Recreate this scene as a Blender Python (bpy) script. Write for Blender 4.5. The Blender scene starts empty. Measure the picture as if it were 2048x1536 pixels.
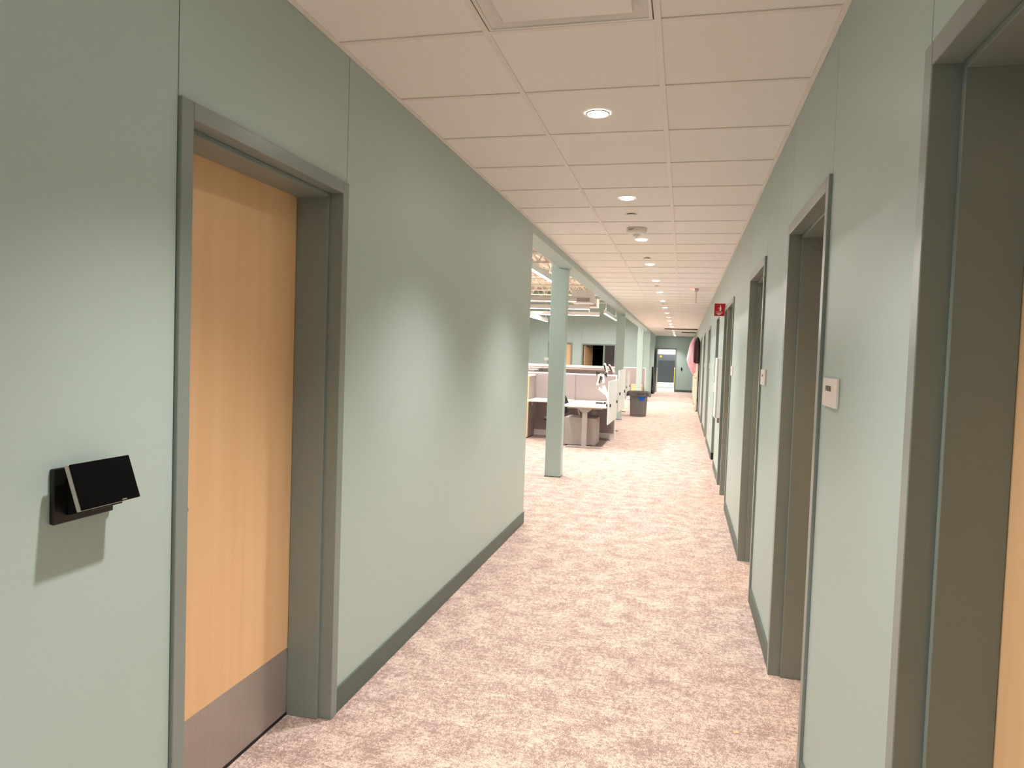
import bpy, bmesh, math, random
from mathutils import Matrix, Vector
random.seed(7)
sc = bpy.context.scene
C = sc.collection

# ------------------------------------------------------------------ camera
cam_d = bpy.data.cameras.new('camera'); cam = bpy.data.objects.new('camera', cam_d); C.objects.link(cam)
cam_d.sensor_width = 36.0; cam_d.lens = 1427.3 / 2048 * 36.0; cam_d.clip_start = 0.02; cam_d.clip_end = 200
_r = Vector((0.97173083, 0.23359367, 0.03425202)); _u = Vector((-0.04278846, 0.03157321, 0.99858514)); _f = Vector((-0.23218172, 0.97182155, -0.04067577))
cam.matrix_world = Matrix(((_r.x, _u.x, -_f.x, 0), (_r.y, _u.y, -_f.y, 0), (_r.z, _u.z, -_f.z, 1.5176), (0, 0, 0, 1)))
sc.camera = cam
# ------------------------------------------------------------------ world / exposure
w = bpy.data.worlds.new('world'); sc.world = w; w.use_nodes = True
w.node_tree.nodes['Background'].inputs[0].default_value = (1, 0.9, 0.8, 1); w.node_tree.nodes['Background'].inputs[1].default_value = 0.0
vs = sc.view_settings
vs.view_transform = 'Standard'; vs.look = 'None'; vs.gamma = 1.0; vs.use_curve_mapping = False
vs.exposure = 0.6
SPOT_W = 160.0            # watts of each corridor downlight
SPOT_COL = (1.0, 0.91, 0.85)
OFFICE_W = 80.0          # watts of each pendant in the open office
OFFICE_COL = (1.0, 0.94, 0.88)

# ------------------------------------------------------------------ main dimensions (metres)
XL, XR, H = -1.352, 0.476, 2.688
Y_BACK, Y_END = -3.2, 35.5
T = 0.612; Y0 = 2.556                 # ceiling module
XT1, XT2 = -0.751, -0.137             # main tees
LX, LY0, LP = -0.452, 3.475, 1.845    # downlights
WALL_END = 6.27; OFF_BACK = 29.8; OFF_LEFT = -9.0; DECK = 4.25

# ------------------------------------------------------------------ materials
def srgb(r, g, b):
    f = lambda c: (c/255/12.92) if c/255 <= 0.04045 else ((c/255+0.055)/1.055)**2.4
    return (f(r), f(g), f(b), 1)
MATS = {}
def mat(name, col, rough=0.5, metal=0.0, spec=0.5, noise=None, bump=None, emit=None, trans=None, alpha=None, coat=0):
    m = bpy.data.materials.new(name); m.use_nodes = True; nt = m.node_tree; b = nt.nodes['Principled BSDF']
    b.inputs['Base Color'].default_value = col; b.inputs['Roughness'].default_value = rough
    b.inputs['Metallic'].default_value = metal; b.inputs['Specular IOR Level'].default_value = spec
    b.inputs['Coat Weight'].default_value = coat
    tc = nt.nodes.new('ShaderNodeTexCoord')
    if noise:                                   # (scale xyz, scale, amount)
        mp = nt.nodes.new('ShaderNodeMapping'); mp.inputs['Scale'].default_value = noise[0]
        nz = nt.nodes.new('ShaderNodeTexNoise'); nz.inputs['Scale'].default_value = noise[1]; nz.inputs['Detail'].default_value = 6
        mx = nt.nodes.new('ShaderNodeMix'); mx.data_type = 'RGBA'
        a = noise[2]
        mx.inputs[6].default_value = tuple(c*(1-a) for c in col[:3])+(1,); mx.inputs[7].default_value = tuple(min(1, c*(1+a)) for c in col[:3])+(1,)
        nt.links.new(tc.outputs['Object'], mp.inputs['Vector']); nt.links.new(mp.outputs[0], nz.inputs['Vector'])
        nt.links.new(nz.outputs['Fac'], mx.inputs[0]); nt.links.new(mx.outputs[2], b.inputs['Base Color'])
    if bump:                                    # (scale, strength, distance)
        nb = nt.nodes.new('ShaderNodeTexNoise'); nb.inputs['Scale'].default_value = bump[0]; nb.inputs['Detail'].default_value = 3
        bp = nt.nodes.new('ShaderNodeBump'); bp.inputs['Strength'].default_value = bump[1]; bp.inputs['Distance'].default_value = bump[2]
        nt.links.new(tc.outputs['Object'], nb.inputs['Vector']); nt.links.new(nb.outputs['Fac'], bp.inputs['Height']); nt.links.new(bp.outputs[0], b.inputs['Normal'])
    if emit:
        b.inputs['Emission Color'].default_value = emit[0]; b.inputs['Emission Strength'].default_value = emit[1]
    if trans: b.inputs['Transmission Weight'].default_value = trans
    if alpha: b.inputs['Alpha'].default_value = alpha
    MATS[name] = m
    return m
mat('wall', srgb(178, 198, 193), 0.42, spec=0.45, noise=((1, 1, 1), 1.5, 0.012), bump=(260, 0.06, 0.002))
mat('wall_core', srgb(90, 98, 90), 0.8)
mat('frame', srgb(134, 145, 140), 0.30, spec=0.5, noise=((1, 1, 1), 3, 0.02))
mat('baseboard', srgb(88, 102, 96), 0.5)
mat('tile', srgb(246, 243, 238), 0.9, spec=0.2, bump=(420, 0.25, 0.002))
mat('tee', srgb(240, 234, 228), 0.5)
mat('white_metal', srgb(238, 236, 232), 0.4)
mat('white_plastic', srgb(236, 232, 226), 0.45)
mat('sign_white', srgb(240, 232, 226), 0.45)
mat('ink', srgb(98, 94, 68), 0.6)
mat('lens', srgb(250, 248, 240), 0.4, emit=((1, 0.92, 0.86, 1), 65.0))
mat('tube', srgb(250, 248, 240), 0.4, emit=((1, 0.96, 0.9, 1), 7.0))
mat('black', srgb(18, 18, 18), 0.35)
mat('black_matte', srgb(24, 23, 22), 0.7)
mat('glass_black', srgb(6, 7, 8), 0.3, spec=0.12, noise=((1, 1, 1), 60, 0.6))
mat('silver', srgb(200, 190, 186), 0.35, metal=0.6)
mat('steel', srgb(172, 164, 158), 0.34, metal=0.4, noise=((1, 30, 1), 6, 0.10))
mat('chrome', srgb(200, 198, 194), 0.25, metal=0.9)
mat('fabric', srgb(166, 153, 151), 0.9, spec=0.15, noise=((1, 1, 1), 400, 0.08))
mat('trim_white', srgb(244, 238, 232), 0.45)
mat('laminate', srgb(240, 236, 232), 0.4)
mat('grey_metal', srgb(172, 163, 159), 0.45)
mat('screen_white', srgb(222, 226, 226), 0.35)
mat('red', srgb(190, 20, 40), 0.4)
mat('red_led', srgb(255, 40, 60), 0.4, emit=((1, 0.05, 0.12, 1), 12.0))
mat('acrylic', srgb(205, 202, 198), 0.2)
mat('red_dim', srgb(220, 40, 60), 0.4, emit=((1, 0.05, 0.12, 1), 1.0))
mat('bin_grey', srgb(112, 110, 108), 0.5, noise=((1, 1, 1), 8, 0.06))
mat('tape_blue', srgb(24, 84, 176), 0.6)
mat('pink', srgb(238, 186, 196), 0.3, spec=0.6, noise=((1, 1, 1), 14, 0.12))
mat('maroon', srgb(64, 38, 42), 0.8)
mat('deck', srgb(240, 228, 214), 0.6)
mat('joist', srgb(236, 226, 206), 0.55)
mat('board_dark', srgb(56, 64, 73), 0.5)
mat('yellow', srgb(214, 196, 48), 0.5)
mat('concrete', srgb(226, 222, 216), 0.6, noise=((1, 1, 1), 2, 0.05))
mat('white_wall', srgb(240, 238, 234), 0.6)
mat('dark_room', srgb(16, 16, 16), 0.9)  # near-black colour puts the darkness of unlit rooms into their surfaces
mat('glass_dark', srgb(60, 52, 52), 0.1, spec=0.8)
mat('debris', srgb(226, 190, 150), 0.7)

def wood(name, c1, c2):
    m = bpy.data.materials.new(name); m.use_nodes = True; nt = m.node_tree; b = nt.nodes['Principled BSDF']
    tc = nt.nodes.new('ShaderNodeTexCoord'); mp = nt.nodes.new('ShaderNodeMapping'); mp.inputs['Scale'].default_value = (5, 5, 0.32)
    n1 = nt.nodes.new('ShaderNodeTexNoise'); n1.inputs['Scale'].default_value = 2.2; n1.inputs['Detail'].default_value = 5; n1.inputs['Distortion'].default_value = 0.6
    wv = nt.nodes.new('ShaderNodeTexWave'); wv.inputs['Scale'].default_value = 0.8; wv.inputs['Distortion'].default_value = 9; wv.inputs['Detail'].default_value = 3; wv.bands_direction = 'Y'
    mp2 = nt.nodes.new('ShaderNodeMapping'); mp2.inputs['Scale'].default_value = (90, 90, 1.6)
    n2 = nt.nodes.new('ShaderNodeTexNoise'); n2.inputs['Scale'].default_value = 2.0; n2.inputs['Detail'].default_value = 2
    nt.links.new(tc.outputs['Object'], mp.inputs[0]); nt.links.new(mp.outputs[0], n1.inputs['Vector']); nt.links.new(mp.outputs[0], wv.inputs['Vector'])
    nt.links.new(tc.outputs['Object'], mp2.inputs[0]); nt.links.new(mp2.outputs[0], n2.inputs['Vector'])
    a1 = nt.nodes.new('ShaderNodeMath'); a1.operation = 'MULTIPLY_ADD'; a1.inputs[1].default_value = 0.15; nt.links.new(wv.outputs['Fac'], a1.inputs[0]); nt.links.new(n1.outputs['Fac'], a1.inputs[2])
    a2 = nt.nodes.new('ShaderNodeMath'); a2.operation = 'MULTIPLY_ADD'; a2.inputs[1].default_value = 0.35; nt.links.new(n2.outputs['Fac'], a2.inputs[0]); nt.links.new(a1.outputs[0], a2.inputs[2])
    cr = nt.nodes.new('ShaderNodeValToRGB'); cr.color_ramp.elements[0].position = 0.45; cr.color_ramp.elements[0].color = c1; cr.color_ramp.elements[1].position = 1.0; cr.color_ramp.elements[1].color = c2
    nt.links.new(a2.outputs[0], cr.inputs[0]); nt.links.new(cr.outputs[0], b.inputs['Base Color'])
    b.inputs['Roughness'].default_value = 0.38; b.inputs['Specular IOR Level'].default_value = 0.4
    MATS[name] = m
wood('maple', srgb(242, 204, 158), srgb(236, 195, 147))
wood('maple_pale', srgb(246, 232, 212), srgb(236, 218, 196))

def carpet():
    m = bpy.data.materials.new('carpet'); m.use_nodes = True; nt = m.node_tree; b = nt.nodes['Principled BSDF']
    N = nt.nodes.new; L = nt.links.new
    tc = N('ShaderNodeTexCoord')
    def noise(sc3, s, det, rough, dist=0.0):
        mp = N('ShaderNodeMapping'); mp.inputs['Scale'].default_value = sc3
        n = N('ShaderNodeTexNoise'); n.inputs['Scale'].default_value = s; n.inputs['Detail'].default_value = det; n.inputs['Roughness'].default_value = rough; n.inputs['Distortion'].default_value = dist
        L(tc.outputs['Object'], mp.inputs[0]); L(mp.outputs[0], n.inputs['Vector']); return n.outputs['Fac']
    def math_(op, a, bb, c=None):
        n = N('ShaderNodeMath'); n.operation = op
        for i, v in enumerate((a, bb, c)):
            if v is None: continue
            if isinstance(v, (int, float)): n.inputs[i].default_value = v
            else: L(v, n.inputs[i])
        return n.outputs[0]
    big = noise((1, 1, 1), 7.0, 3, 0.5)
    wy = noise((2.8, 1, 1), 19.0, 6, 0.8)
    wx = noise((1, 2.8, 1), 19.0, 6, 0.8)
    fy = noise((4.5, 1, 1), 75, 4, 0.75)
    fx = noise((1, 4.5, 1), 75, 4, 0.75)
    s = math_('ADD', math_('MULTIPLY', math_('ADD', wy, wx), 0.42), math_('MULTIPLY', big, 0.22))
    s = math_('ADD', s, math_('MULTIPLY', math_('ADD', fy, fx), 0.60))
    cr = N('ShaderNodeValToRGB'); e = cr.color_ramp.elements
    e[0].position = 0.470; e[0].color = srgb(166, 145, 138)
    e[1].position = 0.522; e[1].color = srgb(234, 217, 205)
    k = e.new(0.495); k.color = srgb(184, 160, 151)
    L(math_('MULTIPLY', s, 0.442), cr.inputs[0])
    sp = noise((1, 1, 1), 320, 2, 0.6)
    mx = N('ShaderNodeMix'); mx.data_type = 'RGBA'; mx.blend_type = 'MULTIPLY'; mx.inputs[0].default_value = 0.5
    cr2 = N('ShaderNodeValToRGB'); cr2.color_ramp.elements[0].position = 0.3; cr2.color_ramp.elements[0].color = (0.55, 0.52, 0.5, 1); cr2.color_ramp.elements[1].position = 0.62; cr2.color_ramp.elements[1].color = (1, 1, 1, 1)
    L(sp, cr2.inputs[0]); L(cr.outputs[0], mx.inputs[6]); L(cr2.outputs[0], mx.inputs[7]); L(mx.outputs[2], b.inputs['Base Color'])
    b.inputs['Roughness'].default_value = 0.95; b.inputs['Specular IOR Level'].default_value = 0.1
    bp = N('ShaderNodeBump'); bp.inputs['Strength'].default_value = 0.5; bp.inputs['Distance'].default_value = 0.003
    L(sp, bp.inputs['Height']); L(bp.outputs[0], b.inputs['Normal'])
    MATS['carpet'] = m
carpet()

# ------------------------------------------------------------------ mesh helpers
def bx(bm, x0, x1, y0, y1, z0, z1):
    v = [bm.verts.new(p) for p in ((x0, y0, z0), (x1, y0, z0), (x1, y1, z0), (x0, y1, z0), (x0, y0, z1), (x1, y0, z1), (x1, y1, z1), (x0, y1, z1))]
    for f in ((3, 2, 1, 0), (4, 5, 6, 7), (0, 1, 5, 4), (1, 2, 6, 5), (2, 3, 7, 6), (3, 0, 4, 7)): bm.faces.new([v[i] for i in f])
def prism(bm, pts, axis, a, b):
    """extrude a 2D polygon along axis (0,1,2) from a to b"""
    def P(p, t):
        q = list(p); q.insert(axis, t); return q
    A = [bm.verts.new(P(p, a)) for p in pts]; B = [bm.verts.new(P(p, b)) for p in pts]; n = len(pts)
    bm.faces.new(A[::-1]); bm.faces.new(B)
    for i in range(n): bm.faces.new((A[i], A[(i+1) % n], B[(i+1) % n], B[i]))
def lathe(bm, prof, c=(0, 0), n=32, cap=True):
    """revolve (r,z) profile round the vertical axis at c"""
    rings = []
    for r, z in prof: rings.append([bm.verts.new((c[0]+r*math.cos(2*math.pi*i/n), c[1]+r*math.sin(2*math.pi*i/n), z)) for i in range(n)])
    for a, b in zip(rings, rings[1:]):
        for i in range(n): bm.faces.new((a[i], a[(i+1) % n], b[(i+1) % n], b[i]))
    if cap: bm.faces.new(rings[0][::-1]); bm.faces.new(rings[-1])
def rod(bm, p, q, r, n=8, r2=None):
    p = Vector(p); q = Vector(q); d = (q-p); z = d.normalized(); x = z.orthogonal().normalized(); y = z.cross(x); r2 = r2 or r
    A = [bm.verts.new(p+x*r*math.cos(2*math.pi*i/n)+y*r*math.sin(2*math.pi*i/n)) for i in range(n)]
    B = [bm.verts.new(q+x*r2*math.cos(2*math.pi*i/n)+y*r2*math.sin(2*math.pi*i/n)) for i in range(n)]
    bm.faces.new(A[::-1]); bm.faces.new(B)
    for i in range(n): bm.faces.new((A[i], A[(i+1) % n], B[(i+1) % n], B[i]))
def bar(bm, p, q, w, h, up=(0, 0, 1)):
    """box-section bar from p to q, w wide, h high"""
    p = Vector(p); q = Vector(q); z = (q-p).normalized(); x = Vector(up).cross(z)
    x = x.normalized() if x.length > 1e-4 else Vector((1, 0, 0)); y = z.cross(x)
    A = [bm.verts.new(p+x*sx*w/2+y*sy*h/2) for sx, sy in ((-1, -1), (1, -1), (1, 1), (-1, 1))]
    B = [bm.verts.new(q+x*sx*w/2+y*sy*h/2) for sx, sy in ((-1, -1), (1, -1), (1, 1), (-1, 1))]
    bm.faces.new(A[::-1]); bm.faces.new(B)
    for i in range(4): bm.faces.new((A[i], A[(i+1) % 4], B[(i+1) % 4], B[i]))
def obj(name, bm, m, parent=None, bevel=0, smooth=False):
    if isinstance(bm, bmesh.types.BMesh):
        bmesh.ops.recalc_face_normals(bm, faces=bm.faces)
        me = bpy.data.meshes.new(name); bm.to_mesh(me); bm.free()
    else: me = bm
    me.materials.clear(); me.materials.append(MATS[m])
    if smooth:
        for p in me.polygons: p.use_smooth = True
    o = bpy.data.objects.new(name, me); C.objects.link(o)
    if parent: o.parent = parent
    if bevel:
        md = o.modifiers.new('bevel', 'BEVEL'); md.width = bevel; md.segments = 2; md.limit_method = 'ANGLE'; md.angle_limit = 0.6
    return o
def box(name, dims, m, parent=None, bevel=0):
    bm = bmesh.new(); bx(bm, *dims); return obj(name, bm, m, parent, bevel)
def boxes(name, lst, m, parent=None, bevel=0):
    bm = bmesh.new()
    for d in lst: bx(bm, *d)
    return obj(name, bm, m, parent, bevel)
def thing(name, label, cat, loc=(0, 0, 0), rotz=0, group=None):
    o = bpy.data.objects.new(name, None); C.objects.link(o); o.empty_display_size = 0.1
    o.location = loc; o.rotation_euler = (0, 0, rotz); o['label'] = label; o['category'] = cat
    if group: o['group'] = group
    return o
def tag(o, label, cat, group=None):
    o['label'] = label; o['category'] = cat
    if group: o['group'] = group
    return o
def struct(o): o['kind'] = 'structure'; return o
def st_empty(name):
    o = bpy.data.objects.new(name, None); C.objects.link(o); o['kind'] = 'structure'; return o
def copy_part(o, parent, loc=None):
    c = o.copy(); C.objects.link(c); c.parent = parent
    if loc is not None: c.location = loc
    return c
def copy_tree(o, parent=None):
    c = o.copy(); C.objects.link(c); c.parent = parent
    for ch in o.children: copy_tree(ch, c)
    return c
def text_mesh(body, size, depth=0.0006, align='CENTER'):
    cu = bpy.data.curves.new('text', 'FONT'); cu.body = body; cu.size = size; cu.align_x = align; cu.align_y = 'CENTER'; cu.extrude = depth; cu.resolution_u = 3
    o = bpy.data.objects.new('text', cu); C.objects.link(o); bpy.context.view_layer.update()
    me = bpy.data.meshes.new_from_object(o.evaluated_get(bpy.context.evaluated_depsgraph_get()))
    bpy.data.objects.remove(o); return me

# ------------------------------------------------------------------ floors
fl = struct(box('floor', (OFF_LEFT, 3.2, Y_BACK, Y_END+0.1, -0.1, 0), 'carpet'))
struct(box('floor', (-5, 4, Y_END+0.1, 47, -0.1, -0.002), 'concrete'))

# ------------------------------------------------------------------ walls with gypsum panels and door openings
FT = 2.185                              # outer height of the door frames
def wall_run(name, axis, face, d, a0, a1, openings, top=H+0.1, thick=0.215, joints=True, tops=None):
    """wall whose surface lies at `face`; solid towards d; runs from a0 to a1 along the other axis"""
    root = st_empty(name)
    def dims(u0, u1, w0, w1, z0, z1):
        lo, hi = sorted((face+d*w0, face+d*w1))
        return (lo, hi, u0, u1, z0, z1) if axis == 'y' else (u0, u1, lo, hi, z0, z1)
    core = []; pan = []; cur = a0; g = 0.0022
    for i, (s, e, t) in enumerate(openings):
        core += [dims(cur, s, 0.013, thick, 0, top), dims(s, e, 0.013, thick, t, top)]
        pan += [(cur+g, s-g, 0.0, top), (s+g, e-g, t, top)]
        cur = e
    core.append(dims(cur, a1, 0.013, thick, 0, top)); pan.append((cur+g, a1, 0.0, top))
    boxes('wall_core', core, 'wall', root)
    for u0, u1, z0, z1 in pan: box('wall_panel', dims(u0, u1, 0, 0.0125, z0, z1), 'wall', root, 0.0012)
    return root
D_LEFT = (1.682, 2.672)
wall_run('wall_left', 'y', XL, -1, Y_BACK, WALL_END, [(D_LEFT[0], D_LEFT[1], FT)])
R_DOORS = [(0.68, 1.678), (2.69, 3.685), (4.69, 5.735), (7.55, 9.17), (10.6, 11.5), (13.85, 14.95), (17.15, 18.2), (20.2, 21.2), (23.1, 24.1), (26.5, 27.5), (30.1, 31.1)]
wall_run('wall_right', 'y', XR, 1, Y_BACK, Y_END, [(a, b, FT if i != 4 else 2.18) for i, (a, b) in enumerate(R_DOORS)])
wall_run('wall_left', 'y', XL, -1, OFF_BACK, Y_END, [])
wall_run('wall_end', 'x', Y_END, 1, XL-0.3, XR+0.3, [(-1.27, -0.33, 2.10)], thick=0.15)
struct(box('wall_back', (XL-0.2, XR+0.3, Y_BACK-0.15, Y_BACK, 0, H+0.1), 'wall'))
# open office shell
OD = [(-5.60, -4.56, 2.13), (-4.17, -2.74, 2.10)]
wall_run('wall_office_back', 'x', OFF_BACK, 1, OFF_LEFT, XL-0.215, OD, top=DECK, thick=0.15)
struct(box('wall_office_left', (OFF_LEFT-0.15, OFF_LEFT, WALL_END-0.2, OFF_BACK+0.2, 0, DECK), 'wall'))
struct(box('wall_office_front', (OFF_LEFT, XL-0.013, WALL_END-0.16, WALL_END-0.001, 0, DECK), 'wall'))
struct(box('wall_bulkhead', (-1.54, -1.36, WALL_END, OFF_BACK, H+0.06, DECK), 'wall'))
# soffit beam above the columns
struct(box('trim_1', (-1.54, XL, WALL_END+0.001, OFF_BACK, 2.612, H+0.06), 'wall', None, 0.003))
# room branching off at the cased opening on the right
struct(boxes('wall_branch', [(XR+0.2, 3.1, 11.5, 11.65, 0, H+0.1), (XR+0.2, 3.1, 10.45, 10.6, 0, H+0.1), (3.1, 3.2, 10.4, 11.7, 0, H+0.1), (XR+0.2, 3.2, 10.4, 11.7, H, H+0.1)], 'wall'))
bm = bmesh.new(); bx(bm, XR-0.001, 3.1, 11.458, 11.47, 0, 0.105); struct(obj('baseboard_branch', bm, 'black_matte'))
struct(boxes('trim_3', [(XR-0.003, XR+0.24, 11.47, 11.4995, 0, 2.18), (XR-0.003, XR+0.24, 10.6005, 10.612, 0, 2.18), (XR-0.003, XR+0.24, 10.612, 11.47, 2.165, 2.1799)], 'frame', None, 0.002))
# warehouse beyond the far door
struct(boxes('wall_far_room', [(-5, 4, 47, 47.1, 0, 5), (-5.1, -5, Y_END+0.15, 47, 0, 5), (4, 4.1, Y_END+0.15, 47, 0, 5), (-5, XL-0.3, Y_END+0.14, Y_END+0.16, 0, 5), (XR+0.3, 4, Y_END+0.14, Y_END+0.16, 0, 5), (-5, 4, Y_END+0.14, Y_END+0.16, H+0.1, 5)], 'white_wall'))
struct(box('ceiling_far_room', (-5.1, 4.1, Y_END+0.15, 47.1, 5, 5.1), 'white_wall'))
# baseboards
BB = 0.104
def baseb(name, segs, dims): return struct(boxes(name, [dims(a, b) for a, b in segs], 'baseboard', None, 0.002))
baseb('baseboard_left', [(Y_BACK, D_LEFT[0]-0.001), (D_LEFT[1]+0.001, WALL_END), (OFF_BACK+0.2, Y_END)], lambda a, b: (XL, XL+0.009, a, b, 0, BB))
segs = []; cur = Y_BACK
for a, b in R_DOORS: segs.append((cur, a-0.001)); cur = b+0.001
segs.append((cur, Y_END))
baseb('baseboard_right', segs, lambda a, b: (XR-0.009, XR, a, b, 0, BB))
baseb('baseboard_end', [(-0.33, XR-0.01)], lambda a, b: (a, b, Y_END-0.01, Y_END, 0, BB))
baseb('baseboard_office', [(OFF_LEFT, -5.61), (-4.55, -4.18), (-2.73, XL-0.25)], lambda a, b: (a, b, OFF_BACK-0.01, OFF_BACK, 0, BB))

# ------------------------------------------------------------------ corridor ceiling: slab, tees, tiles
ceil = struct(box('ceiling', (XL-0.15, XR+0.25, Y_BACK-0.1, Y_END+0.14, H+0.03, H+0.09), 'tile'))
TW = 0.024
k0 = -9; k1 = int((Y_END-Y0)/T)+1
rows = [(max(Y0+k*T, Y_BACK), min(Y0+(k+1)*T, Y_END), k) for k in range(k0, k1) if Y0+(k+1)*T > Y_BACK]
cols = [(XL, XT1), (XT1, XT2), (XT2, XR)]
ZT = H+0.005
def tile_mesh(w_, l_):
    bm = bmesh.new(); a = 0.004
    bx(bm, -w_/2+0.001, w_/2-0.001, -l_/2+0.001, l_/2-0.001, 0, 0.018)
    return obj('ceiling_tile', bm, 'tile', ceil, 0.0025)
tm = {}
for (ya, yb, k) in rows:
    for ci, (xa, xb) in enumerate(cols):
        if ci == 1 and k == -1: continue            # air diffuser sits here
        key = (ci, round(yb-ya, 3))
        loc = ((xa+xb)/2, (ya+yb)/2, ZT)
        if key not in tm: tm[key] = tile_mesh(xb-xa-0.006, yb-ya-0.006); tm[key].location = loc
        else: copy_part(tm[key], ceil, loc)
for x in (XT1, XT2): box('main_tee', (x-TW/2, x+TW/2, Y_BACK, Y_END, H, H+0.0045), 'tee', ceil, 0.0006)
for x0, x1 in ((XL+0.0005, XL+0.02), (XR-0.02, XR-0.0005)): box('wall_angle', (x0, x1, Y_BACK, Y_END, H-0.001, H+0.0045), 'tee', ceil, 0.0006)
ct = {}
for (ya, yb, k) in rows:
    for ci, (xa, xb) in enumerate(cols):
        x0 = xa+(0.02 if ci == 0 else TW/2); x1 = xb-(0.02 if ci == 2 else TW/2)
        if ya <= Y_BACK+0.01: continue
        loc = ((x0+x1)/2, ya, H)
        if ci not in ct: ct[ci] = box('cross_tee', (-(x1-x0)/2, (x1-x0)/2, -TW/2, TW/2, 0, 0.0045), 'tee', ceil, 0.0006); ct[ci].location = loc
        else: copy_part(ct[ci], ceil, loc)
# linear slots across the far ceiling
for i, (x0, x1, y) in enumerate(((XT1+0.012, XR-0.02, 27.036), (XT2+0.012, XR-0.02, 30.096))):
    o = thing('slot_diffuser', 'dark linear air slot across two far ceiling bays' if i == 0 else 'short dark air slot nearest the far end wall', 'air vent', ((x0+x1)/2, y, H), 0, 'ceiling air slots')
    h_ = (x1-x0)/2
    boxes('slot_frame', [(-h_, h_, -0.06, -0.05, -0.003, -0.0002), (-h_, h_, 0.05, 0.06, -0.003, -0.0002)], 'tee', o)
    box('slot', (-h_, h_, -0.05, 0.05, -0.03, -0.0002), 'black_matte', o)

# ------------------------------------------------------------------ doors
def door_frame(root, axis, face, d, a, b, depth=0.2, fw=0.05, top=FT, m='frame', mullions=(), proud=0.012, stop0=0.045, stop1=0.17):
    def dm(u0, u1, w0, w1, z0, z1):
        lo, hi = sorted((face+d*w0, face+d*w1))
        return (lo, hi, u0, u1, z0, z1) if axis == 'y' else (u0, u1, lo, hi, z0, z1)
    e = 0.0008; it = top-fw
    def J(n, dims): box(n, dims, m, root, 0.0025)
    J('jamb', dm(a+e, a+fw, -proud, depth, 0, top)); J('jamb', dm(b-fw, b-e, -proud, depth, 0, top)); J('head', dm(a+fw, b-fw, -proud, depth, it, top))
    edges = [a+fw] + [q for mm in mullions for q in (mm-fw/2, mm+fw/2)] + [b-fw]
    for mm in mullions: J('mullion', dm(mm-fw/2, mm+fw/2, -proud, depth, 0, it))
    s = 0.016
    for i in range(0, len(edges), 2):
        u0, u1 = edges[i], edges[i+1]
        J('door_stop', dm(u0, u0+s, stop0, stop1, 0, it)); J('door_stop', dm(u1-s, u1, stop0, stop1, 0, it)); J('door_stop', dm(u0+s, u1-s, stop0, stop1, it-s, it))
    return dm, edges, it
def lever(root, pos, out, along, m='chrome'):
    """lever handle: rose, neck and grip"""
    bm = bmesh.new(); p = Vector(pos); o = Vector(out); l = Vector(along)
    rod(bm, p, p+o*0.012, 0.027, 16); rod(bm, p+o*0.012, p+o*0.055, 0.010, 10); rod(bm, p+o*0.05, p+o*0.05+l*0.115, 0.009, 10)
    return obj('lever_handle', bm, m, root, smooth=False)
# door_1: the wood door on the left with kick plate
d1 = st_empty('door_1')
dm, ed, it = door_frame(d1, 'y', XL, -1, *D_LEFT, stop1=0.182)
lf = box('leaf', dm(ed[0]+0.004, ed[1]-0.004, 0.184, 0.228, 0.012, it-0.004), 'maple', d1, 0.0015)
kp = box('kick_plate', dm(ed[0]+0.018, ed[1]-0.012, 0.1825, 0.184, 0.013, 0.283), 'steel', lf)
box('door_sweep', dm(ed[0]+0.004, ed[1]-0.004, 0.180, 0.225, 0.002, 0.0118), 'black_matte', lf)  # black strip paints the shade in the gap under the leaf
bm = bmesh.new()
for yy in (ed[0]+0.05, ed[0]+0.25, ed[0]+0.45, ed[0]+0.65, ed[1]-0.16, ed[1]-0.022):
    for zz in (0.03, 0.272): rod(bm, (XL-0.1825, yy, zz), (XL-0.1805, yy, zz), 0.0032, 8)
obj('screws', bm, 'chrome', lf)
lever(lf, (XL-0.184, ed[0]+0.065, 1.0), (1, 0, 0), (0, 1, 0))
# right-hand doors
for i, (a, b) in enumerate(R_DOORS):
    if i == 4: continue
    r = st_empty('door_%d' % (i+2))
    if i == 3:
        dm, ed, it = door_frame(r, 'y', XR, 1, a, b, mullions=(8.47,))
        box('leaf', dm(ed[0]+0.004, ed[1]-0.004, 0.172, 0.214, 0.012, it-0.004), 'maple', r, 0.0015)
        box('side_pane', dm(ed[2]+0.016, ed[3]-0.016, 0.10, 0.108, 0.02, it-0.016), 'glass_dark', r)
    else:
        dm, ed, it = door_frame(r, 'y', XR, 1, a, b)
        if i < 8:
            lf = box('leaf', dm(ed[0]+0.004, ed[1]-0.004, 0.170, 0.214, 0.012, it-0.004), 'maple', r, 0.0015)
            lever(lf, (XR+0.17, ed[0]+0.07, 1.0), (-1, 0, 0), (0, 1, 0))
        else:               # these stand open, folded back flat against the corridor wall
            lf = box('leaf', (XR-0.085, XR-0.04, a-0.9, a+0.02, 0.012, it-0.004), 'maple_pale', r, 0.0015)
            lever(lf, (XR-0.085, a-0.83, 1.01), (-1, 0, 0), (0, 1, 0))
            box('kick_plate', (XR-0.0865, XR-0.085, a-0.89, a, 0.02, 0.26), 'maple_pale', lf)
            box('door_stopper', (XR-0.095, XR-0.0866, a-0.87, a-0.78, 0.02, 0.17), 'grey_metal', lf)
            boxes('hinge', [(XR-0.04, XR-0.012, a+0.0, a+0.02, z, z+0.1) for z in (0.25, 1.0, 1.85)], 'chrome', lf)
            box('dark_room_beyond', (XR+0.21, XR+0.215, a+0.05, b-0.05, 0, it), 'dark_room', r)  # black sheet behind the opening stands in for an unlit room's shade
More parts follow.
